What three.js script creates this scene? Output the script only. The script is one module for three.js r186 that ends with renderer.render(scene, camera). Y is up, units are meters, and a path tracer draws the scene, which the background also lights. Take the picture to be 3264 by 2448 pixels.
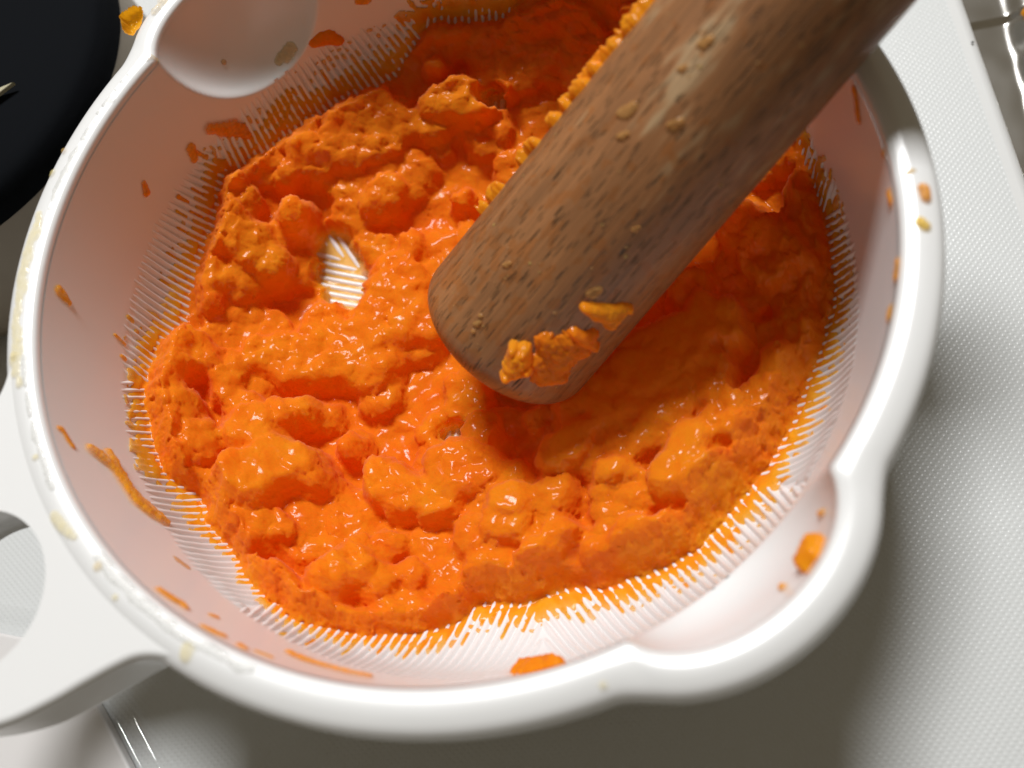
import * as THREE from 'three';
import { ImprovedNoise } from 'three/addons/math/ImprovedNoise.js';
import { RoundedBoxGeometry } from 'three/addons/geometries/RoundedBoxGeometry.js';
import { RectAreaLightUniformsLib } from 'three/addons/lights/RectAreaLightUniformsLib.js';
import { mergeGeometries, mergeVertices, toCreasedNormals } from 'three/addons/utils/BufferGeometryUtils.js';

// ---------------------------------------------------------------- camera, light, exposure
// metres, y up; the bowl stands at the origin on the board (board top y = 0), its rim at y = 0.05
const RIM = 0.05;
const scene = new THREE.Scene();
const camera = new THREE.PerspectiveCamera(47, 4 / 3, 0.01, 6);
camera.position.set(0.03, RIM + 0.101, 0.0632);
camera.rotation.set(-1.2055, 0, -0.1857, 'ZYX');
camera.focus = 0.146;
camera.userData.fStop = 11;
scene.background = new THREE.Color(0.15, 0.123, 0.084);        // the dim room
scene.environment = null;
const renderer = new THREE.WebGLRenderer({ antialias: true });
renderer.setSize(1024, 768);
renderer.toneMapping = THREE.LinearToneMapping;
renderer.toneMappingExposure = 1;
renderer.shadowMap.enabled = true;
RectAreaLightUniformsLib.init();
const LAMP_DIR = new THREE.Vector3(-0.07, 0.866, -0.495).normalize(), LAMP_W = 0.28, LAMP_H = 0.18;
const lampPos = LAMP_DIR.clone().multiplyScalar(0.95).add(new THREE.Vector3(0, RIM, 0));
const lampLight = new THREE.RectAreaLight(new THREE.Color(0.985, 0.99, 1.0), 77, LAMP_W, LAMP_H);
lampLight.position.copy(lampPos); lampLight.lookAt(0, RIM, 0); lampLight.name = 'lamp_light';
scene.add(lampLight);

// ---------------------------------------------------------------- helpers
const noise3 = new ImprovedNoise(), N = (x, y, z = 0) => noise3.noise(x, y, z);
const fbm = (x, y, z = 0, o = 4) => { let s = 0, a = 1; for (let i = 0; i < o; i++) { s += a * N(x, y, z + i * 7.3); x *= 2.03; y *= 2.03; z *= 2.03; a *= 0.5; } return s; };
const rng = (seed) => () => { seed = (seed + 0x6D2B79F5) | 0; let t = Math.imul(seed ^ (seed >>> 15), 1 | seed); t = (t + Math.imul(t ^ (t >>> 7), 61 | t)) ^ t; return ((t ^ (t >>> 14)) >>> 0) / 4294967296; };
const clamp = (x, a, b) => Math.min(b, Math.max(a, x)), mix = (a, b, t) => a + (b - a) * t;
const sstep = (a, b, x) => { const t = clamp((x - a) / (b - a), 0, 1); return t * t * (3 - 2 * t); };
const smax = (a, b, k) => { const h = clamp(0.5 + 0.5 * (a - b) / k, 0, 1); return mix(b, a, h) + k * h * (1 - h); };
const D2R = Math.PI / 180;
const hash2 = (x, y) => { let h = Math.imul(x | 0, 374761393) + Math.imul(y | 0, 668265263) | 0; h = Math.imul(h ^ (h >>> 13), 1274126177); return ((h ^ (h >>> 16)) >>> 0) / 4294967296; };
function worley(x, y) {                                          // rounded grains: 1 on a grain's top, 0 between grains
  const xi = Math.floor(x), yi = Math.floor(y); let d = 9;
  for (let j = -1; j <= 1; j++) for (let i = -1; i <= 1; i++) {
    const a = xi + i + hash2(xi + i, yi + j), b = yi + j + hash2(xi + i + 71, yi + j + 913), e = (a - x) * (a - x) + (b - y) * (b - y);
    if (e < d) d = e;
  }
  return Math.max(0, 1 - d * 1.15);
}
const used = new Map();
function numbered(name) { const n = used.get(name) ?? 0; used.set(name, n + 1); return n ? name + '_' + String(n).padStart(3, '0') : name; }
function geo(pos, idx, uv, col) {
  const g = new THREE.BufferGeometry();
  g.setAttribute('position', new THREE.BufferAttribute(Float32Array.from(pos), 3));
  if (uv) g.setAttribute('uv', new THREE.BufferAttribute(Float32Array.from(uv), 2));
  if (col) g.setAttribute('color', new THREE.BufferAttribute(Float32Array.from(col), col.length > pos.length ? 4 : 3));
  g.setIndex(idx); g.computeVertexNormals(); return g;
}
function mesh(name, g, m, parent = scene) { const o = new THREE.Mesh(g, m); o.name = parent === scene ? numbered(name) : name; o.castShadow = o.receiveShadow = true; parent.add(o); return o; }
function part(name, g, m, parent) { const n = parent.children.filter((c) => c.name.replace(/_\d+$/, '') === name).length; return mesh(n ? name + '_' + String(n).padStart(3, '0') : name, g, m, parent); }
function group(name, x = 0, y = 0, z = 0) { const o = new THREE.Group(); o.name = numbered(name); o.position.set(x, y, z); scene.add(o); return o; }
function tag(o, label, category, grp, kind) { Object.assign(o.userData, { label }, category && { category }, grp && { group: grp }, kind && { kind }); return o; }
function dataTex(w, h, f, srgb, rx = 1, ry = 1) {
  const a = new Uint8Array(w * h * 4);
  for (let y = 0; y < h; y++) for (let x = 0; x < w; x++) { const c = f(x, y), o = (y * w + x) * 4; a[o] = c[0]; a[o + 1] = c[1]; a[o + 2] = c[2]; a[o + 3] = 255; }
  const t = new THREE.DataTexture(a, w, h); t.wrapS = t.wrapT = THREE.RepeatWrapping; t.magFilter = THREE.LinearFilter; t.minFilter = THREE.LinearFilter;
  if (srgb) t.colorSpace = THREE.SRGBColorSpace; t.repeat.set(rx, ry); t.needsUpdate = true; return t;
}

// measured plan of the heap, in mm on the opened-out inner surface: lumps [x, z, radius, height, yellowness], bare pits [x, z, radius], outline [azimuth, distance]
const LUMPS = [
  [-53.8,-31.2,3.5,7,0.45], [-48.7,-28.7,2.6,6,0.45], [-53.3,-23.4,4.9,8,0.4], [-47.0,-19.6,4.2,8,0.75], [-42.4,-16.3,3.2,8,0.9], [-53.4,-12.5,3.0,6,0.7], [-48.4,-13.3,3.4,6,0.5], [-38.4,-26.1,3.1,10,1.0],
  [-57.5,-16.9,3.3,5,0.3], [-45.1,-40.2,5.2,3,0.2], [-25.7,-48.7,5.4,6,0.25], [-21.3,-44.4,5.3,7,0.3], [-27.2,-42.7,5.3,6,0.2], [-32.5,-45.7,4.4,4,0.2], [-35.7,-39.4,4.2,6,0.35], [-39.0,-40.2,2.6,5,0.3],
  [-9.3,-48.0,3.1,8,0.55], [-4.2,-48.5,4.2,9,0.6], [-1.1,-46.5,3.1,8,0.5], [-11.0,-45.2,3.5,7,0.4], [-19.6,-30.9,3.0,7,0.55], [-28.6,-36.0,3.9,4,0.2], [-16.3,-35.5,3.9,4,0.2], [-0.2,-42.0,3.6,3,0.1],
  [3.9,-57.9,5.2,4,0.1], [8.2,-54.3,3.5,4,0.1], [-7.4,-63.8,5.1,2,0.1], [18.2,-58.3,7.6,3,0.05], [-17.8,-11.9,4.8,6,0.4], [-18.4,-6.3,5.6,6,0.4], [-24.1,-8.9,3.4,5,0.35], [-14.2,-2.6,3.9,5,0.2],
  [-11.2,-17.8,4.3,4,0.2], [-10.2,-10.1,2.6,4,0.2], [-42.6,1.6,3.0,7,0.75], [-37.1,2.2,4.2,7,0.55], [-31.4,1.6,4.7,7,0.55], [-25.2,0.6,4.7,7,0.55], [-22.2,3.6,4.0,6,0.6], [-31.6,-4.8,3.1,6,0.5],
  [-49.1,-5.1,4.2,3,0.1], [-57.6,3.6,4.0,6,0.55], [-61.3,9.2,3.6,6,0.45], [-62.6,17.8,4.0,6,0.4], [-56.9,16.2,3.9,6,0.35], [-58.8,25.8,4.2,7,0.3], [-52.1,22.0,3.4,6,0.3], [-53.8,29.2,2.7,5,0.35],
  [-48.9,7.1,2.4,6,0.7], [-45.6,8.1,3.5,5,0.2], [-52.0,2.3,3.3,3,0.1], [-41.8,18.0,4.1,9,0.7], [-44.5,19.7,2.7,8,0.65], [-37.4,14.6,2.9,8,0.7], [-33.0,13.3,2.1,9,0.8], [-42.2,29.8,5.3,10,0.65],
  [-36.8,25.2,4.8,10,0.75], [-31.9,24.5,3.1,10,0.7], [-48.9,38.0,3.3,9,0.75], [-48.8,44.5,2.8,7,0.7], [-41.0,36.8,4.5,7,0.35], [-29.4,27.7,2.0,9,0.6], [-17.1,26.7,3.5,9,0.7], [-13.9,29.0,3.8,8,0.6],
  [-18.5,24.0,2.0,9,0.7], [-8.2,30.5,3.2,8,0.85], [-29.5,29.9,3.9,5,0.2], [-33.2,34.5,4.6,5,0.25], [-24.9,33.4,4.6,5,0.25], [-4.1,24.7,4.7,9,0.1], [-7.3,23.3,2.8,9,0.15], [-0.9,24.4,2.7,9,0.15],
  [4.9,31.6,3.3,10,0.85], [4.2,35.5,3.7,9,0.8], [11.7,31.2,3.3,8,0.55], [9.3,34.3,3.2,7,0.4], [0.6,37.0,4.5,6,0.2], [13.5,23.3,3.3,10,0.75], [15.8,21.0,2.4,10,0.7], [11.6,24.3,2.2,10,0.75],
  [2.1,18.3,4.0,3,0.05], [5.3,19.3,2.8,3,0.05], [17.0,15.5,4.6,8,0.2], [21.9,12.8,5.3,9,0.25], [27.7,9.5,5.8,10,0.3], [33.5,7.3,5.3,11,0.35], [38.7,4.7,3.5,11,0.3], [38.5,0.5,2.3,12,0.4],
  [43.1,3.3,2.4,12,0.55], [43.6,7.4,2.2,10,0.45], [31.2,15.0,6.0,9,0.35], [38.5,13.9,4.4,9,0.35], [25.7,19.5,5.3,7,0.2], [42.1,22.0,4.0,8,0.35], [20.0,24.5,3.8,6,0.3], [35.5,26.1,3.9,10,0.6],
  [32.6,31.1,3.9,11,0.85], [40.2,33.5,4.0,12,0.85], [38.2,39.5,3.1,12,0.95], [42.1,36.9,2.7,9,0.7], [22.9,32.5,4.4,7,0.5], [21.3,28.1,2.2,8,0.7], [30.0,44.6,3.9,9,0.85], [25.5,40.6,3.2,8,0.75],
  [31.2,40.9,2.5,9,0.9], [27.2,45.7,3.4,8,0.75], [32.9,42.7,2.0,6,0.5], [18.7,39.8,3.6,4,0.2], [34.0,37.5,3.1,4,0.2], [6.3,49.4,3.5,9,0.8], [9.3,47.9,3.2,9,0.75], [9.3,42.5,2.9,8,0.5],
  [1.3,43.4,3.2,7,0.4], [13.0,38.1,2.5,8,0.45], [-21.3,44.1,3.3,8,0.65], [-25.1,47.4,3.1,8,0.6], [-20.7,41.0,2.7,7,0.6], [-17.8,45.5,2.9,6,0.4], [-16.1,39.6,3.7,5,0.3], [-34.4,49.4,3.1,7,0.35],
  [-39.7,49.2,3.1,6,0.6], [-32.8,68.6,2.3,7,0.8], [-32.5,52.6,2.5,7,0.5], [-27.5,55.3,3.2,6,0.45], [-22.1,56.1,3.2,5,0.4], [-12.3,51.1,3.5,5,0.35], [-9.3,55.1,2.3,6,0.6], [-4.3,51.4,2.2,6,0.7],
  [-16.6,54.5,2.8,4,0.35], [-8.8,40.2,4.2,5,0.25], [-5.2,35.5,3.8,5,0.25], [-44.7,46.5,2.8,6,0.5], [-12.5,34.6,3.8,5,0.3], [52.6,-7.6,5.2,6,0.1], [48.1,-12.7,3.8,6,0.1], [58.2,-9.3,4.4,5,0.1],
  [55.1,-1.3,4.1,5,0.1], [46.3,-4.3,4.6,5,0.1], [48.7,10.0,4.4,5,0.25], [49.6,18.3,3.6,4,0.35], [45.8,26.3,3.1,4,0.3], [54.4,7.4,3.2,4,0.3], [42.9,30.4,2.8,5,0.3], [62.3,-14.9,4.4,3,0.1],
];
const PITS = [
  [-31.5,-22.0,3.1], [-29.8,-18.2,3.6], [-27.8,-14.3,3.5], [-30.0,-12.9,2.7], [-32.5,-16.8,2.3], [-27.2,-10.8,1.9], [-7.5,16.5,1.8], [-5.5,15.8,1.3], [1.8,-48.6,2.3],
];
const OUTLINE = [
  [3,62.0], [10,58.9], [18,56.3], [26,55.3], [32,54.5], [38,53.6], [43,53.2], [50,53.5], [55,52.5], [61,50.5], [67,49.1], [74,46.2],
  [78,46.7], [83,47.5], [87,46.6], [92,46.9], [95,50.8], [99,53.2], [105,55.9], [110,58.7], [115,60.1], [119,62.1], [123,61.3], [130,61.4],
  [134,59.7], [137,59.7], [143,60.5], [146,59.2], [149,59.6], [152,63.8], [156,65.0], [162,65.1], [168,65.6], [173,63.8], [178,62.8], [184,58.6],
  [187,58.8], [194,59.3], [203,60.1], [208,61.7], [212,64.2], [216,62.5], [222,60.9], [229,60.0], [238,59.7], [246,58.9], [252,59.2], [258,63.9],
  [262,67.2], [267,65.8], [275,65.2], [281,71.1], [290,75.2], [298,76.6], [311,74.5], [324,71.7], [334,69.1], [340,66.1], [346,64.3], [355,63.3],
];

// ---------------------------------------------------------------- the bowl's inner surface
// profile from the rim (s = 0) to the centre: [radius, height below the rim]
const PROF = [[0.0597, 0], [0.058, -0.019]];
for (let i = 1; i < 40; i++) { const th = Math.PI / 2 * i / 39; PROF.push([0.026 + 0.032 * Math.cos(th), -0.019 - 0.0245 * Math.sin(th)]); }
PROF.push([0, -0.0445]);
const ARC = [0]; for (let i = 1; i < PROF.length; i++) ARC.push(ARC[i - 1] + Math.hypot(PROF[i][0] - PROF[i - 1][0], PROF[i][1] - PROF[i - 1][1]));
const TOTAL = ARC[ARC.length - 1];
const TANG = PROF.map((p, i) => { const a = PROF[Math.max(0, i - 1)], b = PROF[Math.min(PROF.length - 1, i + 1)], l = Math.hypot(b[0] - a[0], b[1] - a[1]); return [(b[0] - a[0]) / l, (b[1] - a[1]) / l]; });
TANG[TANG.length - 1] = [-1, 0];
function prof(rho) {                                             // rho: distance from the centre along the profile -> r, y, inward normal
  const s = TOTAL - rho; let i = 0;
  if (s <= 0) { const k = -s; return [PROF[0][0] + k * 0.09, RIM + k, -1, 0.09]; }
  let lo = 0, hi = ARC.length - 1; while (hi - lo > 1) { const m = (lo + hi) >> 1; if (ARC[m] <= s) lo = m; else hi = m; }
  const t = clamp((s - ARC[lo]) / (ARC[hi] - ARC[lo]), 0, 1), tx = mix(TANG[lo][0], TANG[hi][0], t), ty = mix(TANG[lo][1], TANG[hi][1], t), l = Math.hypot(tx, ty);
  return [mix(PROF[lo][0], PROF[hi][0], t), RIM + mix(PROF[lo][1], PROF[hi][1], t), ty / l, -tx / l];
}
function onBowl(u, v, d, up = 0) {                               // point d off the inner surface at disc place (u, v); up: share of the lift that goes straight up
  const rho = Math.hypot(u, v) || 1e-9, [r, y, nr, ny] = prof(rho), c = u / rho, s = v / rho;
  let a = nr * (1 - up), b = ny * (1 - up) + up; const l = Math.hypot(a, b); a /= l; b /= l;
  return [(r + a * d) * c, y + b * d, (r + a * d) * s];
}
const wallR = (h) => 0.0597 + 0.0017 * h / 0.019;
const SPOUTS = [52 * D2R, -128 * D2R];
function spoutR(az, h, grow = 0) {
  const ar = 0.0098 + grow, at = 0.0152 + grow * 1.05, av = 0.0193 + grow, r0 = 0.0558; let best = 0;
  for (const s of SPOUTS) {
    const d = Math.atan2(Math.sin(az - s), Math.cos(az - s)); if (Math.abs(d) > 0.6) continue;
    const c = Math.cos(d) / ar, q = Math.sin(d) / at, A = c * c + q * q, B = -2 * r0 * c / ar, C = r0 * r0 / ar / ar + (h / av) * (h / av) - 1, disc = B * B - 4 * A * C;
    if (disc > 0) best = Math.max(best, (-B + Math.sqrt(disc)) / (2 * A));
  }
  return best;
}
const innerR = (az, h) => smax(wallR(h), spoutR(az, h), 0.0007);
const outerR = (az) => smax(0.0653, spoutR(az, 0, 0.0052), 0.0022);

// ---------------------------------------------------------------- materials
const white = new THREE.MeshPhysicalMaterial({ color: new THREE.Color(0.69, 0.695, 0.69), roughness: 0.24, ior: 1.5, name: 'white_plastic' });
const carrot = new THREE.MeshPhysicalMaterial({ vertexColors: true, color: 0xffffff, roughness: 0.9, specularIntensity: 0.2, transmission: 0.55, thickness: 0, clearcoat: 0.4, clearcoatRoughness: 0.15, ior: 1.4, name: 'carrot' });
const carrotThin = carrot.clone(); carrotThin.transparent = true; carrotThin.name = 'carrot_film';
const juice = new THREE.MeshPhysicalMaterial({ vertexColors: true, color: 0xffffff, roughness: 0.07, ior: 1.36, transparent: true, opacity: 0.36, name: 'juice' });
const clearJuice = new THREE.MeshPhysicalMaterial({ vertexColors: true, color: 0xffffff, roughness: 0.05, ior: 1.36, transparent: true, opacity: 0.45, name: 'clear_juice' });
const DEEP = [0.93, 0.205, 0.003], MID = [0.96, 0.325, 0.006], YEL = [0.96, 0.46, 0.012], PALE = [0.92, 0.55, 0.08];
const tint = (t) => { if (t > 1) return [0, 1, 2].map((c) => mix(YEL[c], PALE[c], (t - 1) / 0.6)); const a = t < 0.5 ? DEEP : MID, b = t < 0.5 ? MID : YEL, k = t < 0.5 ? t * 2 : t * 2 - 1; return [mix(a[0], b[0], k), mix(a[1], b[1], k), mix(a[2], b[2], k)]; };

// ---------------------------------------------------------------- counter, board
const counterTex = dataTex(256, 256, (x, y) => { const n = 128 + 40 * fbm(x / 9, y / 9, 3) ; return [n, n, n]; }, false, 8, 8);
const counter = mesh('counter', new THREE.PlaneGeometry(1.6, 1.6).rotateX(-Math.PI / 2), new THREE.MeshStandardMaterial({ color: new THREE.Color(0.10, 0.095, 0.088), roughness: 0.45, bumpMap: counterTex, bumpScale: 0.0002 }));
counter.position.set(0, -0.0125, 0); counter.userData.kind = 'structure';

const BUMP = 1024, CELLS = 16;
const boardBump = dataTex(BUMP, BUMP, (x, y) => {                // raised dots in a diamond lattice with a little unevenness
  const p = BUMP / CELLS, a = (x + y) / p, b = (x - y) / p, fa = a - Math.floor(a) - 0.5, fb = b - Math.floor(b) - 0.5;
  const j = hash2(Math.floor(a) & 31, (Math.floor(b) & 31) + 40), d = Math.hypot(fa, fb);
  const v = (0.72 + 0.28 * j) * sstep(0.46, 0.12, d);
  const w = 255 * clamp(v * 0.85 + 0.05 * N(x / 3, y / 3, 5), 0, 1); return [w, w, w];
}, false);
const boardW = 0.262, boardD = 0.36, boardA = 4.7 * D2R;
const boardMat = new THREE.MeshPhysicalMaterial({ color: new THREE.Color(0.55, 0.565, 0.56), roughness: 0.30, bumpMap: boardBump, bumpScale: 0.00005, name: 'board_plastic' });
const boardPlain = new THREE.MeshPhysicalMaterial({ color: new THREE.Color(0.57, 0.575, 0.565), roughness: 0.4, name: 'board_edge' });
const board = group('cutting_board', -0.0337, 0, -0.02); board.rotation.y = boardA;
tag(board, 'white plastic cutting board with a fine dotted texture under the bowl', 'cutting board');
{
  const g = new RoundedBoxGeometry(boardW, 0.0105, boardD, 6, 0.0022).translate(0, -0.0054, 0);
  part('slab', g, boardPlain, board);
  const T = new THREE.PlaneGeometry(boardW - 0.0075, boardD - 0.0075, 1, 1).rotateX(-Math.PI / 2).translate(0, 0.0001, 0), uv = T.attributes.uv;
  for (let i = 0; i < uv.count; i++) uv.setXY(i, uv.getX(i) * boardW / 0.0204, uv.getY(i) * boardD / 0.0204);
  part('textured_top', T, boardMat, board);
}

// ---------------------------------------------------------------- the bowl
const bowl = group('grinding_bowl');
tag(bowl, 'white plastic bowl with two pouring lips, inner ribs and ring handle, holding mashed carrot', 'bowl');
{
  const NA = 720, pos = [], rows = [];
  const ring = (f) => { const k = pos.length / 3; for (let i = 0; i < NA; i++) { const az = i / NA * 2 * Math.PI, [r, y] = f(az); pos.push(r * Math.cos(az), RIM + y, r * Math.sin(az)); } rows.push(k); };
  for (let j = 0; j <= 70; j++) { const h = -0.0014 - 0.0190 * j / 70; ring((az) => [h > -0.019 ? innerR(az, h) : Math.max(spoutR(az, h), prof(TOTAL - 0.01908 - (-0.019 - h))[0]), h]); }
  const s0 = TOTAL - 0.01908 - 0.0014;
  for (let j = 1; j <= 44; j++) { const rho = s0 * (1 - j / 44) + 1e-5, p = prof(rho); ring(() => [p[0], p[1] - RIM]); }
  const nIn = rows.length;
  // outside: follows the inside at 2.4 mm, ends in a foot ring
  for (let j = 0; j <= 20; j++) { const h = -0.0062 - 0.0138 * j / 20; ring((az) => [innerR(az, h) + 0.0024, h - 0.0008]); }
  for (let j = 1; j <= 16; j++) { const th = Math.PI / 2 * j / 16, r = 0.0345 + 0.0255 * Math.cos(th), h = -0.0208 - 0.0262 * Math.sin(th); ring(() => [r, h]); }
  ring(() => [0.0335, -0.0497]); ring(() => [0.0310, -0.0499]); ring(() => [0.0300, -0.0475]); ring(() => [0.0001, -0.0472]);
  const inner = [], spout = [], outer = [];
  for (let q = 0; q < rows.length - 1; q++) {
    if (q === nIn - 1) continue;
    for (let i = 0; i < NA; i++) {
      const i2 = (i + 1) % NA, a = rows[q] + i, b = rows[q] + i2, c = rows[q + 1] + i, d = rows[q + 1] + i2;
      const az = (i + 0.5) / NA * 2 * Math.PI, h = (pos[a * 3 + 1] + pos[c * 3 + 1]) / 2 - RIM;
      const to = q >= nIn ? outer : (h > -0.0195 && spoutR(az, h) > wallR(h)) ? spout : inner;
      if (q < nIn) to.push(a, c, b, b, c, d); else to.push(a, b, c, b, d, c);
    }
  }
  // inside triangles face the axis
  const whole = geo(pos, [...inner, ...spout, ...outer]);
  const pick = (idx) => { const g = new THREE.BufferGeometry(); const map = new Map(), p = [], n = [], out = []; for (const k of idx) { if (!map.has(k)) { map.set(k, p.length / 3); for (let c = 0; c < 3; c++) { p.push(whole.attributes.position.array[k * 3 + c]); n.push(whole.attributes.normal.array[k * 3 + c]); } } out.push(map.get(k)); } g.setAttribute('position', new THREE.Float32BufferAttribute(p, 3)); g.setAttribute('normal', new THREE.Float32BufferAttribute(n, 3)); g.setIndex(out); return g; };
  part('basin', pick([...inner, ...outer]), white, bowl);
  const side = (sgn) => { const out = []; for (let i = 0; i < spout.length; i += 3) { const x = pos[spout[i] * 3]; if (Math.sign(x) === sgn) out.push(spout[i], spout[i + 1], spout[i + 2]); } return out; };
  for (const sgn of [1, -1]) part('pouring_lip', pick(side(sgn)), white, bowl);

  // rim: crowned flange, inner bevel, outside rolled down
  const sec = new THREE.CatmullRomCurve3([[0, -0.0016], [0.004, -0.0010], [0.03, -0.00045], [0.09, -0.00012], [0.2, 0.0001], [0.34, 0.00028], [0.46, 0.00024], [0.62, 0], [0.78, -0.0004], [0.9, -0.0010], [0.97, -0.0019], [1, -0.0031], [1.0, -0.0055], [0.94, -0.0062], [0.5, -0.0062]].map(([a, b]) => new THREE.Vector3(a * 0.0053, b, 0)), false, 'centripetal').getPoints(64);
  const rp = [], ri = [];
  for (let j = 0; j < sec.length; j++) for (let i = 0; i < NA; i++) {
    const az = i / NA * 2 * Math.PI, a = innerR(az, 0), b = outerR(az), f = sec[j].x / 0.0053, r = mix(a, b, f) + (j === 0 ? -0.00002 : 0);
    rp.push(r * Math.cos(az), RIM + sec[j].y + 0.00001 * N(az * 9, f * 3, 2), r * Math.sin(az));
  }
  for (let j = 0; j < sec.length - 1; j++) for (let i = 0; i < NA; i++) { const i2 = (i + 1) % NA, a = j * NA + i, b = j * NA + i2, c = a + NA, d = b + NA; ri.push(a, b, c, b, d, c); }
  const rg = geo(rp, ri);
  part('rim', rg, white, bowl);

  // ring handle, its face level with the rim
  const hs = new THREE.Shape(), edge = [[0.0560, 0.0284], [0.0577, 0.0256], [0.0597, 0.0232], [0.0621, 0.0215], [0.0650, 0.0206], [0.069, 0.0198], [0.074, 0.0189], [0.080, 0.0172], [0.087, 0.0133], [0.0925, 0.0075], [0.0945, 0]];
  const pts = [...edge.map(([a, b]) => new THREE.Vector2(a, b)), ...edge.slice(0, -1).reverse().map(([a, b]) => new THREE.Vector2(a, -b))];
  const smooth = new THREE.SplineCurve(pts).getPoints(120);
  hs.setFromPoints([...smooth, new THREE.Vector2(0.0622, -0.012), new THREE.Vector2(0.0627, 0), new THREE.Vector2(0.0622, 0.012)]);
  const hole = new THREE.Path(); hole.absarc(0.0767, -0.0004, 0.0107, 0, Math.PI * 2, true); hs.holes.push(hole);
  let hg = new THREE.ExtrudeGeometry(hs, { depth: 0.0078, bevelEnabled: true, bevelThickness: 0.0013, bevelSize: 0.0011, bevelSegments: 7, curveSegments: 64 });
  { // flat face, rounded edges: vertices that touch the face take its normal, the others the mean of their facets
    const P = hg.attributes.position, key = (i) => [0, 1, 2].map((c) => Math.round(P.getComponent(i, c) * 1e7)).join(), acc = new Map(), fn = [];
    for (let i = 0; i < P.count; i += 3) { const a = new THREE.Vector3().fromBufferAttribute(P, i), n = new THREE.Vector3().fromBufferAttribute(P, i + 1).sub(a).cross(new THREE.Vector3().fromBufferAttribute(P, i + 2).sub(a)); const l = n.length(); n.normalize(); for (let c = 0; c < 3; c++) { const k = key(i + c), e = acc.get(k) ?? acc.set(k, { n: new THREE.Vector3(), cap: null }).get(k); e.n.addScaledVector(n, l); if (Math.abs(n.z) > 0.999) e.cap = n.clone(); } }
    for (let i = 0; i < P.count; i++) { const e = acc.get(key(i)), n = e.cap ?? e.n.clone().normalize(); hg.attributes.normal.setXYZ(i, n.x, n.y, n.z); }
  }
  hg.rotateX(Math.PI / 2);                                       // shape (x, y) lies in x-z, depth goes down
  hg.translate(0, RIM - 0.00142 , 0); hg.rotateY(-142 * D2R);
  part('handle', hg, white, bowl);

  // grinding ribs: parallel within eight sectors, meeting in chevrons
  const rho0 = TOTAL - 0.0188, pitch = 0.00146, half = 18, R = rng(5);
  const ribGeo = [];
  for (let k = -half; k < half; k++) {
    const x = (k + 0.5) * pitch; if (Math.abs(x) > rho0 * Math.sin(22.5 * D2R)) { ribGeo.push(null); continue; }
    const y1 = Math.sqrt(rho0 * rho0 - x * x) + 0.0012 * (hash2(k + 50, 3) - 0.5), y0 = Math.max(0.0015, Math.abs(x) / Math.tan(22.5 * D2R) + 0.0006), n = 26, P = [], I = [];
    const cross = [[-0.56, -0.12], [-0.38, 0.10], [-0.19, 0.40], [0.02, 0.52], [0.20, 0.42], [0.37, 0.12], [0.56, -0.12]];
    for (let j = 0; j <= n; j++) {
      const t = j / n, y = mix(y1, y0, t), taper = sstep(0, 0.0032, (y1 - y)) * (0.35 + 0.65 * sstep(0, 0.002, y - y0));
      for (const [a, b] of cross) P.push(...onBowl(y, x + a * 0.00142 * (0.55 + 0.45 * taper), 0.00115 * Math.max(b, -0.12) * (b > 0 ? taper : 1)));
    }
    for (let j = 0; j < n; j++) for (let c = 0; c < 6; c++) { const a = j * 7 + c; I.push(a, a + 7, a + 1, a + 1, a + 7, a + 8); }
    ribGeo.push(geo(P, I));
  }
  for (let s = 0; s < 8; s++) for (const g of ribGeo) { if (!g) continue; const m = part('grinding_rib', g, white, bowl); m.rotation.y = -(57 + 45 * s) * D2R; }
}

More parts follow.
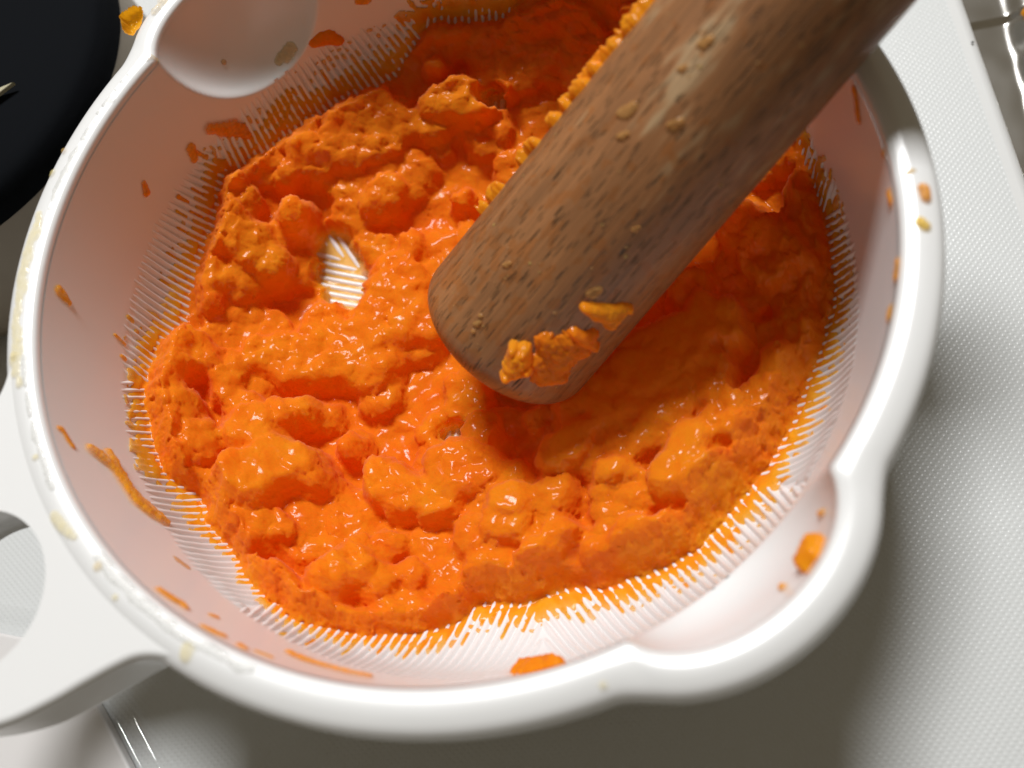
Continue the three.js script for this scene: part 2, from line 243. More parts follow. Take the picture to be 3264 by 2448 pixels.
// ---------------------------------------------------------------- bits and smears: a heap of joined drops on a surface
// drops: [a, b, radius] in metres on the surface; place(a, b, lift) gives the point
function smear(drops, place, { high = 0.0006, seed = 1, colour = () => MID, rough = 0.35, cell = 0.00016, dip = 0.0002, grain = 0.12, thin = false } = {}) {
  let a0 = 9, a1 = -9, b0 = 9, b1 = -9;
  for (const [a, b, r] of drops) { a0 = Math.min(a0, a - r * 1.5); a1 = Math.max(a1, a + r * 1.5); b0 = Math.min(b0, b - r * 1.5); b1 = Math.max(b1, b + r * 1.5); }
  const n = Math.ceil((a1 - a0) / cell), m = Math.ceil((b1 - b0) / cell), id = new Int32Array((n + 1) * (m + 1)).fill(-1), pos = [], col = [], F = new Float32Array((n + 1) * (m + 1));
  for (let j = 0; j <= m; j++) for (let i = 0; i <= n; i++) {
    const a = a0 + i * cell, b = b0 + j * cell, A = a * 1000, B = b * 1000; let f = -1;
    const wa = rough * (0.6 * N(A / 1.3 + seed * 3.7, B / 1.3, seed) + 0.4 * N(A / 0.5 + seed, B / 0.5, seed + 9)), wb = rough * (0.6 * N(A / 1.3, B / 1.3 + seed * 2.3, seed + 31) + 0.4 * N(A / 0.5, B / 0.5, seed + 57));
    for (let k = 0; k < drops.length; k++) {
      const [x, y, r] = drops[k], [x2, y2, r2] = drops[Math.min(k + 1, drops.length - 1)], ex = x2 - x, ey = y2 - y, l2 = ex * ex + ey * ey, join = l2 > 0 && l2 < (r + r2) * (r + r2) * 2.2;
      const t = join ? clamp(((a - x) * ex + (b - y) * ey) / l2, 0, 1) : 0, rr = mix(r, r2, t), d = Math.hypot((a - x - ex * t) / rr + wa, (b - y - ey * t) / rr + wb), q = 1 - d; f = f < -0.9 ? q : smax(f, q, 0.25);
    }
    F[j * (n + 1) + i] = f;
  }
  for (let j = 0; j <= m; j++) for (let i = 0; i <= n; i++) {
    let f = F[j * (n + 1) + i]; if (f < -0.34) continue;
    const a = a0 + i * cell, b = b0 + j * cell, A = a * 1000, B = b * 1000;
    const h = f > 0 ? high * (thin ? Math.sqrt(Math.min(1, f * 3)) : high > 0.00085 ? Math.sqrt(Math.min(1, f * 1.15)) : Math.pow(Math.min(1, f * 1.5), 0.6)) * (1 + grain * (worley(A / 0.8 + seed, B / 0.8) - 0.5) + grain * 0.9 * N(A / 0.9, B / 0.9, seed + 3)) : f * high * 2;
    id[j * (n + 1) + i] = pos.length / 3; pos.push(...place(a, b, Math.max(h, -dip))); col.push(...colour(f, A, B), high > 0.00085 ? 1 : sstep(-0.02, 0.42, f) * (0.8 + 0.35 * N(A / 0.7, B / 0.7, seed + 21)));   // a thin edge lets the wall show through
  }
  const idx = [];
  for (let j = 0; j < m; j++) for (let i = 0; i < n; i++) {
    const a = id[j * (n + 1) + i], b = id[j * (n + 1) + i + 1], c = id[(j + 1) * (n + 1) + i], d = id[(j + 1) * (n + 1) + i + 1];
    if (a < 0 || b < 0 || c < 0 || d < 0) continue; idx.push(a, c, b, b, c, d);
  }
  const ca = (a0 + a1) / 2, cb = (b0 + b1) / 2, e = cell, V = (p) => new THREE.Vector3(...p), o = V(place(ca, cb, 0)), n3 = V(place(ca, cb + e, 0)).sub(o).cross(V(place(ca + e, cb, 0)).sub(o)), out = V(place(ca, cb, e)).sub(o);
  if (n3.dot(out) < 0) for (let i = 0; i < idx.length; i += 3) { const q = idx[i]; idx[i] = idx[i + 1]; idx[i + 1] = q; }
  return geo(pos, idx, null, col);
}
const orange = (base, seed) => (f, A, B) => tint(clamp(base + 0.12 + 0.2 * N(A / 1.1, B / 1.1, seed) + 0.1 * N(A / 0.4, B / 0.4, seed), 0, 1));

// ---------------------------------------------------------------- mashed carrot
const sortedOut = OUTLINE;
{ const R = rng(909); for (let i = 0; i < 150; i++) { const an = R() * 2 * Math.PI, q = Math.sqrt(R()), o = outline(an) * 1000 - 2; LUMPS.push([q * o * Math.cos(an), q * o * Math.sin(an), 1.1 + 2.2 * R() * R() + 0.5 * R(), R() < 0.35 ? 5.6 : 4, 0.1 + 0.5 * R()]); } }   // smaller lumps everywhere
const SWELLS = [[26, 22, 15, 5], [40, 4, 12, 2.5], [0, 38, 12, 2.5], [-38, 22, 13, 2], [-26, 34, 10, 2], [29, -10, 11, 6], [42, -16, 10, 5], [4, -42, 13, 4], [-20, -34, 10, 2.5]];   // broad heaping up, mm
function outline(az) {
  let d = az / D2R; d = ((d % 360) + 360) % 360; const n = sortedOut.length;
  for (let i = 0; i < n; i++) { const a = sortedOut[i], b = sortedOut[(i + 1) % n], a0 = a[0], b0 = b[0] + (i === n - 1 ? 360 : 0), dd = d < sortedOut[0][0] && i === n - 1 ? d + 360 : d; if (dd >= a0 && dd <= b0) return mix(a[1], b[1], (dd - a0) / (b0 - a0)) / 1000; }
  return 0.06;
}
const FILM = [[-180, 6], [-150, 5.5], [-132, 8], [-110, 9], [-75, 6], [-20, 5.5], [10, 7], [33, 7.5], [60, 7], [76, 6], [95, 6.5], [118, 3], [136, 2], [146, 7], [156, 7], [165, 5], [180, 6]];
const filmOut = (az) => { const d = az / D2R; for (let i = 0; i < FILM.length - 1; i++) if (d <= FILM[i + 1][0]) return mix(FILM[i][1], FILM[i + 1][1], (d - FILM[i][0]) / (FILM[i + 1][0] - FILM[i][0])) / 1000; return 0.005; };
function mashField(u, v) {                                       // thickness and tint of the mash at disc place (u, v)
  const rho = Math.hypot(u, v), az = Math.atan2(v, u), U = u * 1000, V = v * 1000;
  const e = outline(az) - rho + 0.0007 * N(U / 2.1, V / 2.1, 9) + 0.0004 * N(U / 0.7, V / 0.7, 4);
  if (e < -0.0012) {
    const ext = filmOut(az) * 1.3, k = -e / ext; if (k > 1 || rho > TOTAL - 0.0172) return null;
    const sec = Math.round((az / D2R - 57) / 45), ca = (57 + 45 * sec) * D2R, lx = rho * Math.sin(az - ca) / 0.00146, ly = rho * Math.cos(az - ca) * 1000, gr = Math.round(lx);
    const q = 0.62 * N(gr * 3.7 + sec * 9, ly / 1.5, 5) + 0.42 * N(U / 1.4, V / 1.4, 66) + 0.5 * N(U / 4.5, V / 4.5, 76) + 0.98 - 1.35 * k, m = sstep(0, 0.16, q); if (q < -0.25) return null;
    return [mix(-0.0006, 0.00036 + 0.0004 * Math.max(0, q) + 0.00008 * N(U / 0.7, V / 0.7, 3), m), clamp(0.85 + 0.5 * k + 0.5 * N(U / 3, V / 3, 44), 0.5, 1.6), 0, 0, 1 - 0.5 * sstep(0.1, 0.9, k)];
  }
  const wx = 0.55 * N(U / 2.6, V / 2.6, 1.5) + 0.2 * N(U / 1.0, V / 1.0, 2.5), wy = 0.55 * N(U / 2.6, V / 2.6, 31.5) + 0.2 * N(U / 1.0, V / 1.0, 42.5);
  let tn = 0, tw = 0; const S = [0, 0, 0, 0], K = 1.6, wU = U + 1.0 * wx, wV = V + 1.0 * wy;
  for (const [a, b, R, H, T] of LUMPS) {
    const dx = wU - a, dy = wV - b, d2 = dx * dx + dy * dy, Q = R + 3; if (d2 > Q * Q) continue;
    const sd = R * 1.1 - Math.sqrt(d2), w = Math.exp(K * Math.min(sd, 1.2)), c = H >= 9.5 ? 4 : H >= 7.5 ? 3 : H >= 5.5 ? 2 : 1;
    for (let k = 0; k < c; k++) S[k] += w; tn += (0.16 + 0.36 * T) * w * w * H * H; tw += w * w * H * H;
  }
  tn = (tn + 0.18 * 8) / (tw + 8) + 0.22 * N(U / 6, V / 6, 55);  // lumps keep their yellowness; deeper orange between them stands in for recess shade
  const n1 = N(U / 5.5, V / 5.5, 3), n2 = N(wU / 3.2, wV / 3.2, 13), n3 = N(wU / 1.3 + 5, wV / 1.3, 23);
  let t = 1.3 + 0.7 * n1;
  for (const [a, b, R, H] of SWELLS) t += H * Math.exp(-((U - a) * (U - a) + (V - b) * (V - b)) / (R * R));
  const INC = [2.7, 2.9, 2.3, 2.2]; let up = 0;
  for (let k = 0; k < 4; k++) if (S[k] > 0) { const sd = Math.log(S[k]) / K + (3 - k) * 0.42, f = sstep(-0.45, 0.4 + 0.2 * k, sd); up = Math.max(up, f); t += INC[k] * (f * 0.8 + 0.2 * sstep(0, 2.6, sd)); }
  t += 0.6 * n2 + (0.06 + 0.12 * up) * n3;
  let pit = 0;
  for (const [a, b, R] of PITS) { const dx = U - a + wx * R * 0.5, dy = V - b + wy * R * 0.5; pit = Math.max(pit, sstep(1.15, 0.7, Math.hypot(dx, dy) / R / 1.3)); }
  // grains packed on grains, coarse to fine
  const k1 = worley(wU / 3.1 + 0.2 * wy, wV / 3.1), k2 = worley(wU / 1.45 + 7, wV / 1.45), k3 = worley(U / 0.72 + 0.3 * wx, V / 0.72 + 3), k4 = worley(U / 0.42 + 19, V / 0.42), open = 0.65 + 0.7 * N(U / 4.2, V / 4.2, 61);
  t += (0.6 + 0.5 * up) * (k1 - 0.4) * 1.2 + (0.4 + 0.6 * up) * (k2 - 0.45) * 0.7 * open + (k3 - 0.5) * 0.36 * open + (k4 - 0.5) * 0.2 * open; t = Math.max(t, 1.35); if (t > 11) t = 11 + 3.5 * (1 - Math.exp(-(t - 11) / 3.5));
  t = t / 1000;
  const edge = e < 0 ? 0.00055 + 0.0001 * e / 0.0012 : 0.00055 + e * 3.0; t = e < 0 ? edge : Math.min(t, edge + 0.1 * t);
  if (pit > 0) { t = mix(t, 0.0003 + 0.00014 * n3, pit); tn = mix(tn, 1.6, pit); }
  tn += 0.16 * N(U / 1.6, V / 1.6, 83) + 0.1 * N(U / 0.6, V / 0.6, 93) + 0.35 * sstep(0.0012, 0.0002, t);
  return [t, clamp(tn, 0, 1.6), wx, wy, pit > 0.6 ? 0.72 : 2];
}
const mash = group('mashed_carrot');
tag(mash, 'wet lumpy heap of bright orange mashed carrot filling the white bowl', 'mashed carrot');
{
  // the heap as a solid: a height field on the opened-out bowl, torn and undercut by a warp in all three directions, skinned by surface nets
  const st = 0.00023, M = Math.ceil(0.0785 / st), W = 2 * M + 1, Z0 = -0.0009, NZ = 80, tg = new Float32Array(W * W).fill(-0.003), ng = new Float32Array(W * W), fg = new Float32Array(W * W).fill(0.5);
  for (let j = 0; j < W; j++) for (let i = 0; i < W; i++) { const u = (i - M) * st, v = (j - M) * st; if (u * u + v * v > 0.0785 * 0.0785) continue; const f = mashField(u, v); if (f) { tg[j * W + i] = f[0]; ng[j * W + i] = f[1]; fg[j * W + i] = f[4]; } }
  const at = (g, u, v) => { const x = clamp(u / st + M, 0, W - 1.01), y = clamp(v / st + M, 0, W - 1.01), i = Math.floor(x), j = Math.floor(y), a = x - i, c = y - j, k = j * W + i; return (g[k] * (1 - a) + g[k + 1] * a) * (1 - c) + (g[k + W] * (1 - a) + g[k + W + 1] * a) * c; };
  const TS = 6, TN = Math.ceil(W / TS), lo = new Float32Array(TN * TN).fill(9), hi = new Float32Array(TN * TN).fill(-9);
  for (let j = 0; j < W; j++) for (let i = 0; i < W; i++) { const k = Math.floor(j / TS) * TN + Math.floor(i / TS), t = tg[j * W + i]; lo[k] = Math.min(lo[k], t); hi[k] = Math.max(hi[k], t); }
  const F = new Float32Array(W * W * NZ), live = new Uint8Array(W * W);
  for (let j = 0; j < W; j++) for (let i = 0; i < W; i++) {
    let a = 9, c = -9; const ti = Math.floor(i / TS), tj = Math.floor(j / TS);
    for (let q = -1; q <= 1; q++) for (let p = -1; p <= 1; p++) { const x = ti + p, y = tj + q; if (x < 0 || y < 0 || x >= TN || y >= TN) continue; a = Math.min(a, lo[y * TN + x]); c = Math.max(c, hi[y * TN + x]); }
    const col = (j * W + i) * NZ; if (c < Z0) { F.fill(-1, col, col + NZ); continue; }
    live[j * W + i] = 1; const u = (i - M) * st, v = (j - M) * st, U = u * 1000, V = v * 1000;
    for (let k = 0; k < NZ; k++) {
      const h = Z0 + k * st; if (h < a - 0.0012) { F[col + k] = 1; continue; } if (h > c + 0.0012) { F[col + k] = -1; continue; }
      const H = h * 1000, ease = sstep(-0.2, 1.2, H);
      const w1 = N(U / 2.3, V / 2.3, H / 2.3 + 11), w2 = N(U / 2.3 + 31, V / 2.3, H / 2.3), w3 = N(U / 0.8, V / 0.8 + 17, H / 0.8), w4 = N(U / 0.8 + 51, V / 0.8, H / 0.8 + 3), w5 = N(U / 0.36, V / 0.36, H / 0.36), w6 = N(U / 0.36 + 9, V / 0.36 + 40, H / 0.36);
      const wx = 0.75 * w1 + 0.3 * w3 + 0.06 * w5, wy = 0.75 * w2 + 0.3 * w4 + 0.06 * w6, wz = 0.08 * w3 + 0.03 * w6;
      F[col + k] = at(tg, u + wx * ease * 0.001, v + wy * ease * 0.001) - h - wz * ease * 0.0006;
    }
  }
  const pos = [], col = [], idx = [], uvs = [], film = [], vid = new Int32Array(W * W * NZ).fill(-1), off = [0, 1, NZ, NZ + 1, W * NZ, W * NZ + 1, W * NZ + NZ, W * NZ + NZ + 1];   // corner bit 0: z, 1: i, 2: j
  const ED = [[0, 1], [2, 3], [4, 5], [6, 7], [0, 2], [1, 3], [4, 6], [5, 7], [0, 4], [1, 5], [2, 6], [3, 7]];
  for (let j = 0; j < W - 1; j++) for (let i = 0; i < W - 1; i++) {
    if (!live[j * W + i] && !live[j * W + i + 1] && !live[(j + 1) * W + i] && !live[(j + 1) * W + i + 1]) continue;
    for (let k = 0; k < NZ - 1; k++) {
      const b = (j * W + i) * NZ + k; let m = 0; for (let c = 0; c < 8; c++) if (F[b + off[c]] > 0) m |= 1 << c;
      if (m === 0 || m === 255) continue;
      let x = 0, y = 0, z = 0, n = 0;
      for (const [p, q] of ED) { const a = F[b + off[p]], c = F[b + off[q]]; if ((a > 0) === (c > 0)) continue; const t = a / (a - c), pi = (p >> 1) & 1, pj = p >> 2, pk = p & 1, qi = (q >> 1) & 1, qj = q >> 2, qk = q & 1; x += mix(pi, qi, t); y += mix(pj, qj, t); z += mix(pk, qk, t); n++; }
      const u = (i + x / n - M) * st, v = (j + y / n - M) * st, h = Z0 + (k + z / n) * st;
      vid[b] = pos.length / 3; pos.push(...onBowl(u, v, h, 0.45)); uvs.push(u, v);
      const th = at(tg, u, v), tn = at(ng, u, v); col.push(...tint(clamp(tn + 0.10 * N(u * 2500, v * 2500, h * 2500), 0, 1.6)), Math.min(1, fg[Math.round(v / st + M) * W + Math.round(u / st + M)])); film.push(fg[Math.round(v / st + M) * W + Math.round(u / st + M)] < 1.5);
    }
  }
  const SI = NZ, SJ = W * NZ;
  for (let j = 1; j < W - 1; j++) for (let i = 1; i < W - 1; i++) { if (!live[j * W + i]) continue; for (let k = 1; k < NZ - 1; k++) {
    const b = (j * W + i) * NZ + k, s = F[b] > 0;
    const quad = (nb, p, q) => { if ((F[nb] > 0) === s) return; const A = vid[b], B = vid[b - p], C = vid[b - p - q], D = vid[b - q]; if (A < 0 || B < 0 || C < 0 || D < 0) return; if (s) idx.push(A, B, C, A, C, D); else idx.push(A, C, B, A, D, C); };
    quad(b + 1, SI, SJ); quad(b + SI, SJ, 1); quad(b + SJ, 1, SI);
  } }
  { // one side for all: the first quad that lies flat tells which way is up
    const V = (k) => new THREE.Vector3(pos[k * 3], pos[k * 3 + 1], pos[k * 3 + 2]); let s = 0;
    for (let q = 0; q < idx.length; q += 3001 * 3) { const a = V(idx[q]); s += V(idx[q + 1]).sub(a).cross(V(idx[q + 2]).sub(a)).normalize().y; }
    if (s < 0) for (let q = 0; q < idx.length; q += 3) { const t = idx[q]; idx[q] = idx[q + 1]; idx[q + 1] = t; }
  }
  // the light that wanders inside the pulp evens out its shading: normals lean towards those of a smoother heap
  const blur = (src, r) => { let a = Float32Array.from(src, (x) => Math.max(x, -0.0005)), c = new Float32Array(W * W); for (const [s1, s2] of [[1, W], [W, 1], [1, W], [W, 1]]) { for (let q = 0; q < W; q++) { let s = 0; for (let p = -r; p < W; p++) { if (p + r < W) s += a[q * s2 + (p + r) * s1]; if (p - r - 1 >= 0) s -= a[q * s2 + (p - r - 1) * s1]; if (p >= 0) c[q * s2 + p * s1] = s / (2 * r + 1); } } [a, c] = [c, a]; } return a; };
  const tb = blur(tg, 3), g = geo(pos, idx, null, col), nn = g.attributes.normal, A = new THREE.Vector3(), B = new THREE.Vector3(), C = new THREE.Vector3(), E = 0.0002;
  for (let k = 0; k < uvs.length; k += 2) {
    const u = uvs[k], v = uvs[k + 1]; C.set(...onBowl(u, v, at(tb, u, v), 0.45)); A.set(...onBowl(u + E, v, at(tb, u + E, v), 0.45)).sub(C); B.set(...onBowl(u, v + E, at(tb, u, v + E), 0.45)).sub(C); B.cross(A).normalize();
    A.fromBufferAttribute(nn, k / 2).multiplyScalar(0.46).addScaledVector(B, 0.54).normalize(); nn.setXYZ(k / 2, A.x, A.y, A.z);
  }
  const solid = [], thin = []; for (let q = 0; q < idx.length; q += 3) (film[idx[q]] && film[idx[q + 1]] && film[idx[q + 2]] ? thin : solid).push(idx[q], idx[q + 1], idx[q + 2]);
  const g2 = g.clone(); g.setIndex(solid); g2.setIndex(thin);
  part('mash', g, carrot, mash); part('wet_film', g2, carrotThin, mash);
}

const flat = (c) => () => c;
// surfaces: wall (arc metres from az, height), rim (az, radius), lip
const onWall = (az0, h0) => { const a0 = az0 * D2R; return (a, b, d) => { const h = h0 + b, az = a0 + a / 0.058; let r, y; if (h > -0.019) { r = innerR(az, h) - d; y = RIM + h; } else { const p = prof(TOTAL - 0.01908 - (-0.019 - h)); r = p[0] + p[2] * d; y = p[1] + p[3] * d; } return [r * Math.cos(az), y, r * Math.sin(az)]; }; };
const rimY = (f) => f < 0.1 ? -0.0002 - 0.0012 * (1 - f / 0.1) ** 2 : f < 0.5 ? 0.0002 : 0.0002 - 0.0030 * ((f - 0.5) / 0.5) ** 2.6;
const onRim = (az0, r0) => { const a0 = az0 * D2R; return (a, b, d) => { const az = a0 + a / r0, r = r0 + b, f = clamp((r - innerR(az, 0)) / (outerR(az) - innerR(az, 0)), 0, 1); return [r * Math.cos(az), RIM + rimY(f) + d, r * Math.sin(az)]; }; };

// ---------------------------------------------------------------- the wooden pestle
const PT = new THREE.Vector3(0.0066, RIM - 0.0243, 0.0044), PA = new THREE.Vector3(0.69859, 0.56418, -0.44008).normalize();
const PE1 = new THREE.Vector3(0.0266, 0.1285, 0.0559); PE1.addScaledVector(PA, -PE1.dot(PA)).normalize();
const PE2 = new THREE.Vector3().crossVectors(PA, PE1); PA.addScaledVector(PE2, -0.006).normalize(); PE2.crossVectors(PA, PE1).normalize();
const pestleR = (s) => s < 0 ? 0.0148 * Math.sqrt(Math.max(0, 1 - Math.pow(-s / 0.0078, 2.3))) : 0.0148 - 0.036 * s;
const onPestle = (phi0, s0) => (a, b, d) => { const s = s0 + b, r = pestleR(s) + d, p = phi0 * D2R + a / 0.014; return PT.clone().addScaledVector(PA, s).addScaledVector(PE1, r * Math.cos(p)).addScaledVector(PE2, r * Math.sin(p)).toArray(); };
{
  const L = 0.089, n = 90, m = 96, pos = [], uv = [], idx = [];
  for (let j = 0; j <= n; j++) {
    const s = j < 24 ? -0.0078 * Math.cos(j / 24 * Math.PI / 2) : (j - 24) / (n - 24) * L, end = s > L - 0.006 ? Math.sqrt(Math.max(0, 1 - ((s - L + 0.006) / 0.006) ** 2)) : 1, r = Math.max(pestleR(s) * end, 0.00001);
    for (let i = 0; i <= m; i++) { const p = i / m * 2 * Math.PI; pos.push(r * Math.cos(p), s, r * Math.sin(p)); uv.push(i / m, (s + 0.0088) / 0.18); }
  }
  for (let j = 0; j < n; j++) for (let i = 0; i < m; i++) { const a = j * (m + 1) + i, b = a + 1, c = a + m + 1, d = c + 1; idx.push(a, c, b, b, c, d); }
  // beech: fine lengthwise streaks and short dark pores; paler, greyer patches further up
  const w = 1024, h = 2048, C = new Float32Array(w * h * 3), Bm = new Float32Array(w * h);
  for (let y = 0; y < h; y++) for (let x = 0; x < w; x++) {
    const a = x / w * Math.PI * 2, cx = Math.cos(a) * 14, cz = Math.sin(a) * 14, Y = y / h * 180;
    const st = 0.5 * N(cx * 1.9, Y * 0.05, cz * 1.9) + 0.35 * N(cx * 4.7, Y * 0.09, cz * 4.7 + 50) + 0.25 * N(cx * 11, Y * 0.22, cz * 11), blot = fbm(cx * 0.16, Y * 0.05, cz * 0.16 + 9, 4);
    const stain = sstep(0.02, 0.12, fbm(cx * 0.5, Y * 0.35, cz * 0.5 + 3, 3) + 0.12 - Y * 0.011), palePatch = sstep(0.0, 0.3, 0.5 * blot + 0.16 * st + (Y - 61) * 0.012 + 0.25 * N(cx * 0.9, Y * 0.25, cz * 0.9)) * 0.75 , k = 0.92 + 0.20 * st + 0.12 * blot;
    const o = (y * w + x) * 3; C[o] = mix(mix(0.58, 0.66, palePatch), 0.58, stain * 0.3) * k; C[o + 1] = mix(mix(0.395, 0.57, palePatch), 0.31, stain * 0.3) * k; C[o + 2] = mix(mix(0.245, 0.44, palePatch), 0.10, stain * 0.3) * k; Bm[y * w + x] = 0.7 + 0.2 * st;
  }
  const R = rng(77);
  for (let k = 0; k < 5200; k++) {
    const x0 = R() * w, y0 = R() * h, len = 12 + 30 * R() * (0.4 + 0.6 * R()), wd = 0.75 + 0.75 * R(), dark = 0.42 + 0.36 * R(), lean = 0.06 * (R() - 0.5);
    for (let y = Math.floor(-wd * 2); y <= len + wd * 2; y++) { const t = y / len, ww = wd * Math.sqrt(Math.max(0, 1 - Math.pow(Math.abs(2 * t - 1), 2.5))); if (ww <= 0) continue;
      for (let x = -4; x <= 4; x++) { const f = clamp(ww - Math.abs(x - 0), 0, 1); if (f <= 0) continue; const xx = ((Math.floor(x0 + x + lean * y) % w) + w) % w, yy = ((Math.floor(y0 + y) % h) + h) % h, q = yy * w + xx; for (let c = 0; c < 3; c++) C[q * 3 + c] *= 1 - dark * f * (c === 2 ? 1.1 : 1); Bm[q] -= 0.5 * f * dark; } }
  }
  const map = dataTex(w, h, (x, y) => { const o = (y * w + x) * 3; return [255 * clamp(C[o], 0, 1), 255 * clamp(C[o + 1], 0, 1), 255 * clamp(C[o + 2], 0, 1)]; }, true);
  const bump = dataTex(w, h, (x, y) => { const v = 255 * clamp(Bm[y * w + x], 0, 1); return [v, v, v]; }, false);
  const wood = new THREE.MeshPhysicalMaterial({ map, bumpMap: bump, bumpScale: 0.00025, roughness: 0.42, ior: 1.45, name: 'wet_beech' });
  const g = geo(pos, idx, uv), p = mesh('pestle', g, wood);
  p.matrixAutoUpdate = true; p.position.copy(PT);
  p.quaternion.setFromRotationMatrix(new THREE.Matrix4().makeBasis(PE1, PA, PE2.clone().negate()));
  tag(p, 'round-ended wooden pestle with dark pores, leaning on the rim with its tip in the carrot', 'pestle');
}

// ---------------------------------------------------------------- bits of carrot and drops, each a thing
function bit(name, label, category, drops, place, opt = {}, mat = carrot, grp, kind) { const o = mesh(name, smear(drops, place, opt), mat === carrot && (opt.high ?? 0.0006) <= 0.00085 ? carrotThin : mat); tag(o, label, category, grp, kind); return o; }
const mm = (list) => list.map(([a, b, r]) => [a / 1000, b / 1000, r / 1000]);
// wall, left and lower left
bit('carrot_smear', 'big forked orange smear on the bowl wall above the handle, running down into the ribs', 'carrot smear', mm([[4.9, 4.6, 0.9], [4.2, 2.6, 1.1], [3.0, 0.6, 1.1], [1.4, -0.6, 1.5], [-0.4, -1.2, 1.6], [-2.4, -2.2, 2.0], [-3.8, -3.8, 1.9], [-5.0, -5.6, 1.3], [-6.0, -7.0, 0.6], [5.3, 0.6, 0.9], [4.0, -0.2, 1.0], [2.0, -0.6, 0.9]]), onWall(148.5, -0.0125), { high: 0.00084, seed: 3, colour: orange(0.8, 3), rough: 0.36 });
bit('carrot_smear', 'small yellow-orange drop with a tail on the left bowl wall, below the wet rim', 'carrot smear', mm([[0, 0, 1.15], [-0.3, -0.9, 0.95], [-0.9, -2.2, 0.55]]), onWall(177.6, -0.0038), { high: 0.00037, seed: 5, colour: orange(0.95, 5), rough: 0.2 });
bit('carrot_smear', 'single round orange dot on the bare shaded wall between rim and ribs', 'carrot smear', mm([[0, 0, 1.05], [0.9, 1.3, 0.6]]), onWall(-159.3, -0.0136), { high: 0.00037, seed: 7, colour: orange(0.5, 7), rough: 0.25 });
bit('carrot_smear', 'narrow upright ochre streak on the wall close under the rim, left of the forked smear', 'carrot smear', mm([[0, 1.4, 0.55], [0, 0.3, 0.65], [1.2, -0.9, 0.65], [2.3, -2.3, 0.6]]).map(([a, b, r]) => [-a, b * 0.5, r]), onWall(155.2, -0.0035), { high: 0.00025, seed: 8, colour: orange(0.7, 8), rough: 0.15 });
bit('carrot_smear', 'craggy orange flake on the lower wall near the handle side, first below the forked smear', 'carrot smear', mm([[1.6, 0.9, 0.9], [0.3, 0.2, 1.2], [-1.2, -0.6, 1.05], [-2.1, -0.4, 0.6]]), onWall(125, -0.0042), { high: 0.00050, seed: 9, colour: orange(0.7, 9), rough: 0.42 });
bit('carrot_smear', 'tiny orange crumb on the lower wall, alone between two larger flakes', 'carrot crumb', mm([[0, 0, 0.75], [-0.4, -0.6, 0.55]]), onWall(121.5, -0.0088), { high: 0.00031, seed: 10, colour: orange(0.7, 10), rough: 0.3 });
bit('carrot_smear', 'stubby slanting orange flake just under the lower rim', 'carrot smear', mm([[0.9, 0.4, 0.75], [-0.2, 0, 0.85], [-1.4, -0.5, 0.75]]), onWall(117.4, -0.003), { high: 0.00037, seed: 11, colour: orange(0.7, 11), rough: 0.36 });
bit('carrot_smear', 'small pointed orange flake under the lower rim, beside a faint yellow one', 'carrot smear', mm([[0.4, -0.2, 0.85], [-0.4, 0.3, 0.7]]), onWall(112.9, -0.0032), { high: 0.00037, seed: 12, colour: orange(0.6, 12), rough: 0.4 });
bit('carrot_smear', 'faint yellow flake under the lower rim, beside a pointed orange one', 'carrot smear', mm([[1.0, 0.3, 0.5], [0, 0, 0.6], [-0.9, 0, 0.55]]), onWall(110.6, -0.0046), { high: 0.00022, seed: 13, colour: orange(1, 13), rough: 0.35 });
bit('carrot_smear', 'long orange streak lying along the lower wall beneath the rim', 'carrot smear', mm([[6.2, -0.6, 0.7], [4.8, -0.2, 1.1], [3.3, 0, 1.2], [1.7, 0.1, 1.0], [0, 0, 1.0], [-1.8, 0.1, 1.0], [-3.6, 0.4, 1.05], [-5.4, 0.5, 0.9]]), onWall(104.5, -0.0105), { high: 0.00056, seed: 14, colour: orange(0.65, 14), rough: 0.34 });
bit('carrot_lump', 'big rounded orange lump on the ribbed wall, hidden at its foot by the lower rim', 'carrot lump', mm([[2.4, -1.4, 1.6], [0.6, -0.4, 2.4], [-1.4, 0.6, 2.1], [-0.2, 2.4, 2.2], [2.0, 1.0, 1.8], [-2.6, 2.8, 1.4]]), onWall(79.5, -0.0225), { high: 0.00178, seed: 15, colour: orange(0.5, 15), rough: 0.26 });
bit('carrot_smear', 'pale orange patch on the bare wall near the handle side of the ribs', 'carrot smear', mm([[0.7, 0.6, 0.9], [-0.5, -0.4, 0.8]]), onWall(134, -0.0165), { high: 0.00009, seed: 16, colour: flat([0.86, 0.52, 0.26]), rough: 0.3 });
// spouts
const onLip = (az0, h0) => { const a0 = az0 * D2R; return (a, b, d) => { const az = a0 + a / 0.062, h = h0 + b, r = innerR(az, h), r2 = innerR(az, h - 0.0005), sl = (r - r2) / 0.0005, l = Math.hypot(1, sl); return [(r - d / l) * Math.cos(az), RIM + h + d * sl / l, (r - d / l) * Math.sin(az)]; }; };
const onLipFlat = (az0, h0) => { const f = onLip(az0, h0), P = new THREE.Vector3(...f(0, 0, 0)), A = new THREE.Vector3(...f(0.0006, 0, 0)).sub(P).normalize(), B = new THREE.Vector3(...f(0, 0.0006, 0)).sub(P); B.addScaledVector(A, -B.dot(A)).normalize(); const n = new THREE.Vector3().crossVectors(A, B); if (n.y < 0) n.negate(); return (a, b, d) => P.clone().addScaledVector(A, a).addScaledVector(B, b).addScaledVector(n, d).toArray(); };
bit('carrot_lump', 'round orange lump on the pouring lip nearest the camera', 'carrot lump', mm([[0.5, 0.3, 1.5], [-0.9, 0.9, 1.5], [-1.6, -0.4, 1.3], [0.9, -0.9, 1.2], [0, 1.7, 1.1], [1.6, 0.9, 0.9]]), onLipFlat(45, -0.0062), { high: 0.0017, seed: 21, colour: orange(0.75, 21), rough: 0.26, dip: 0.0008 });
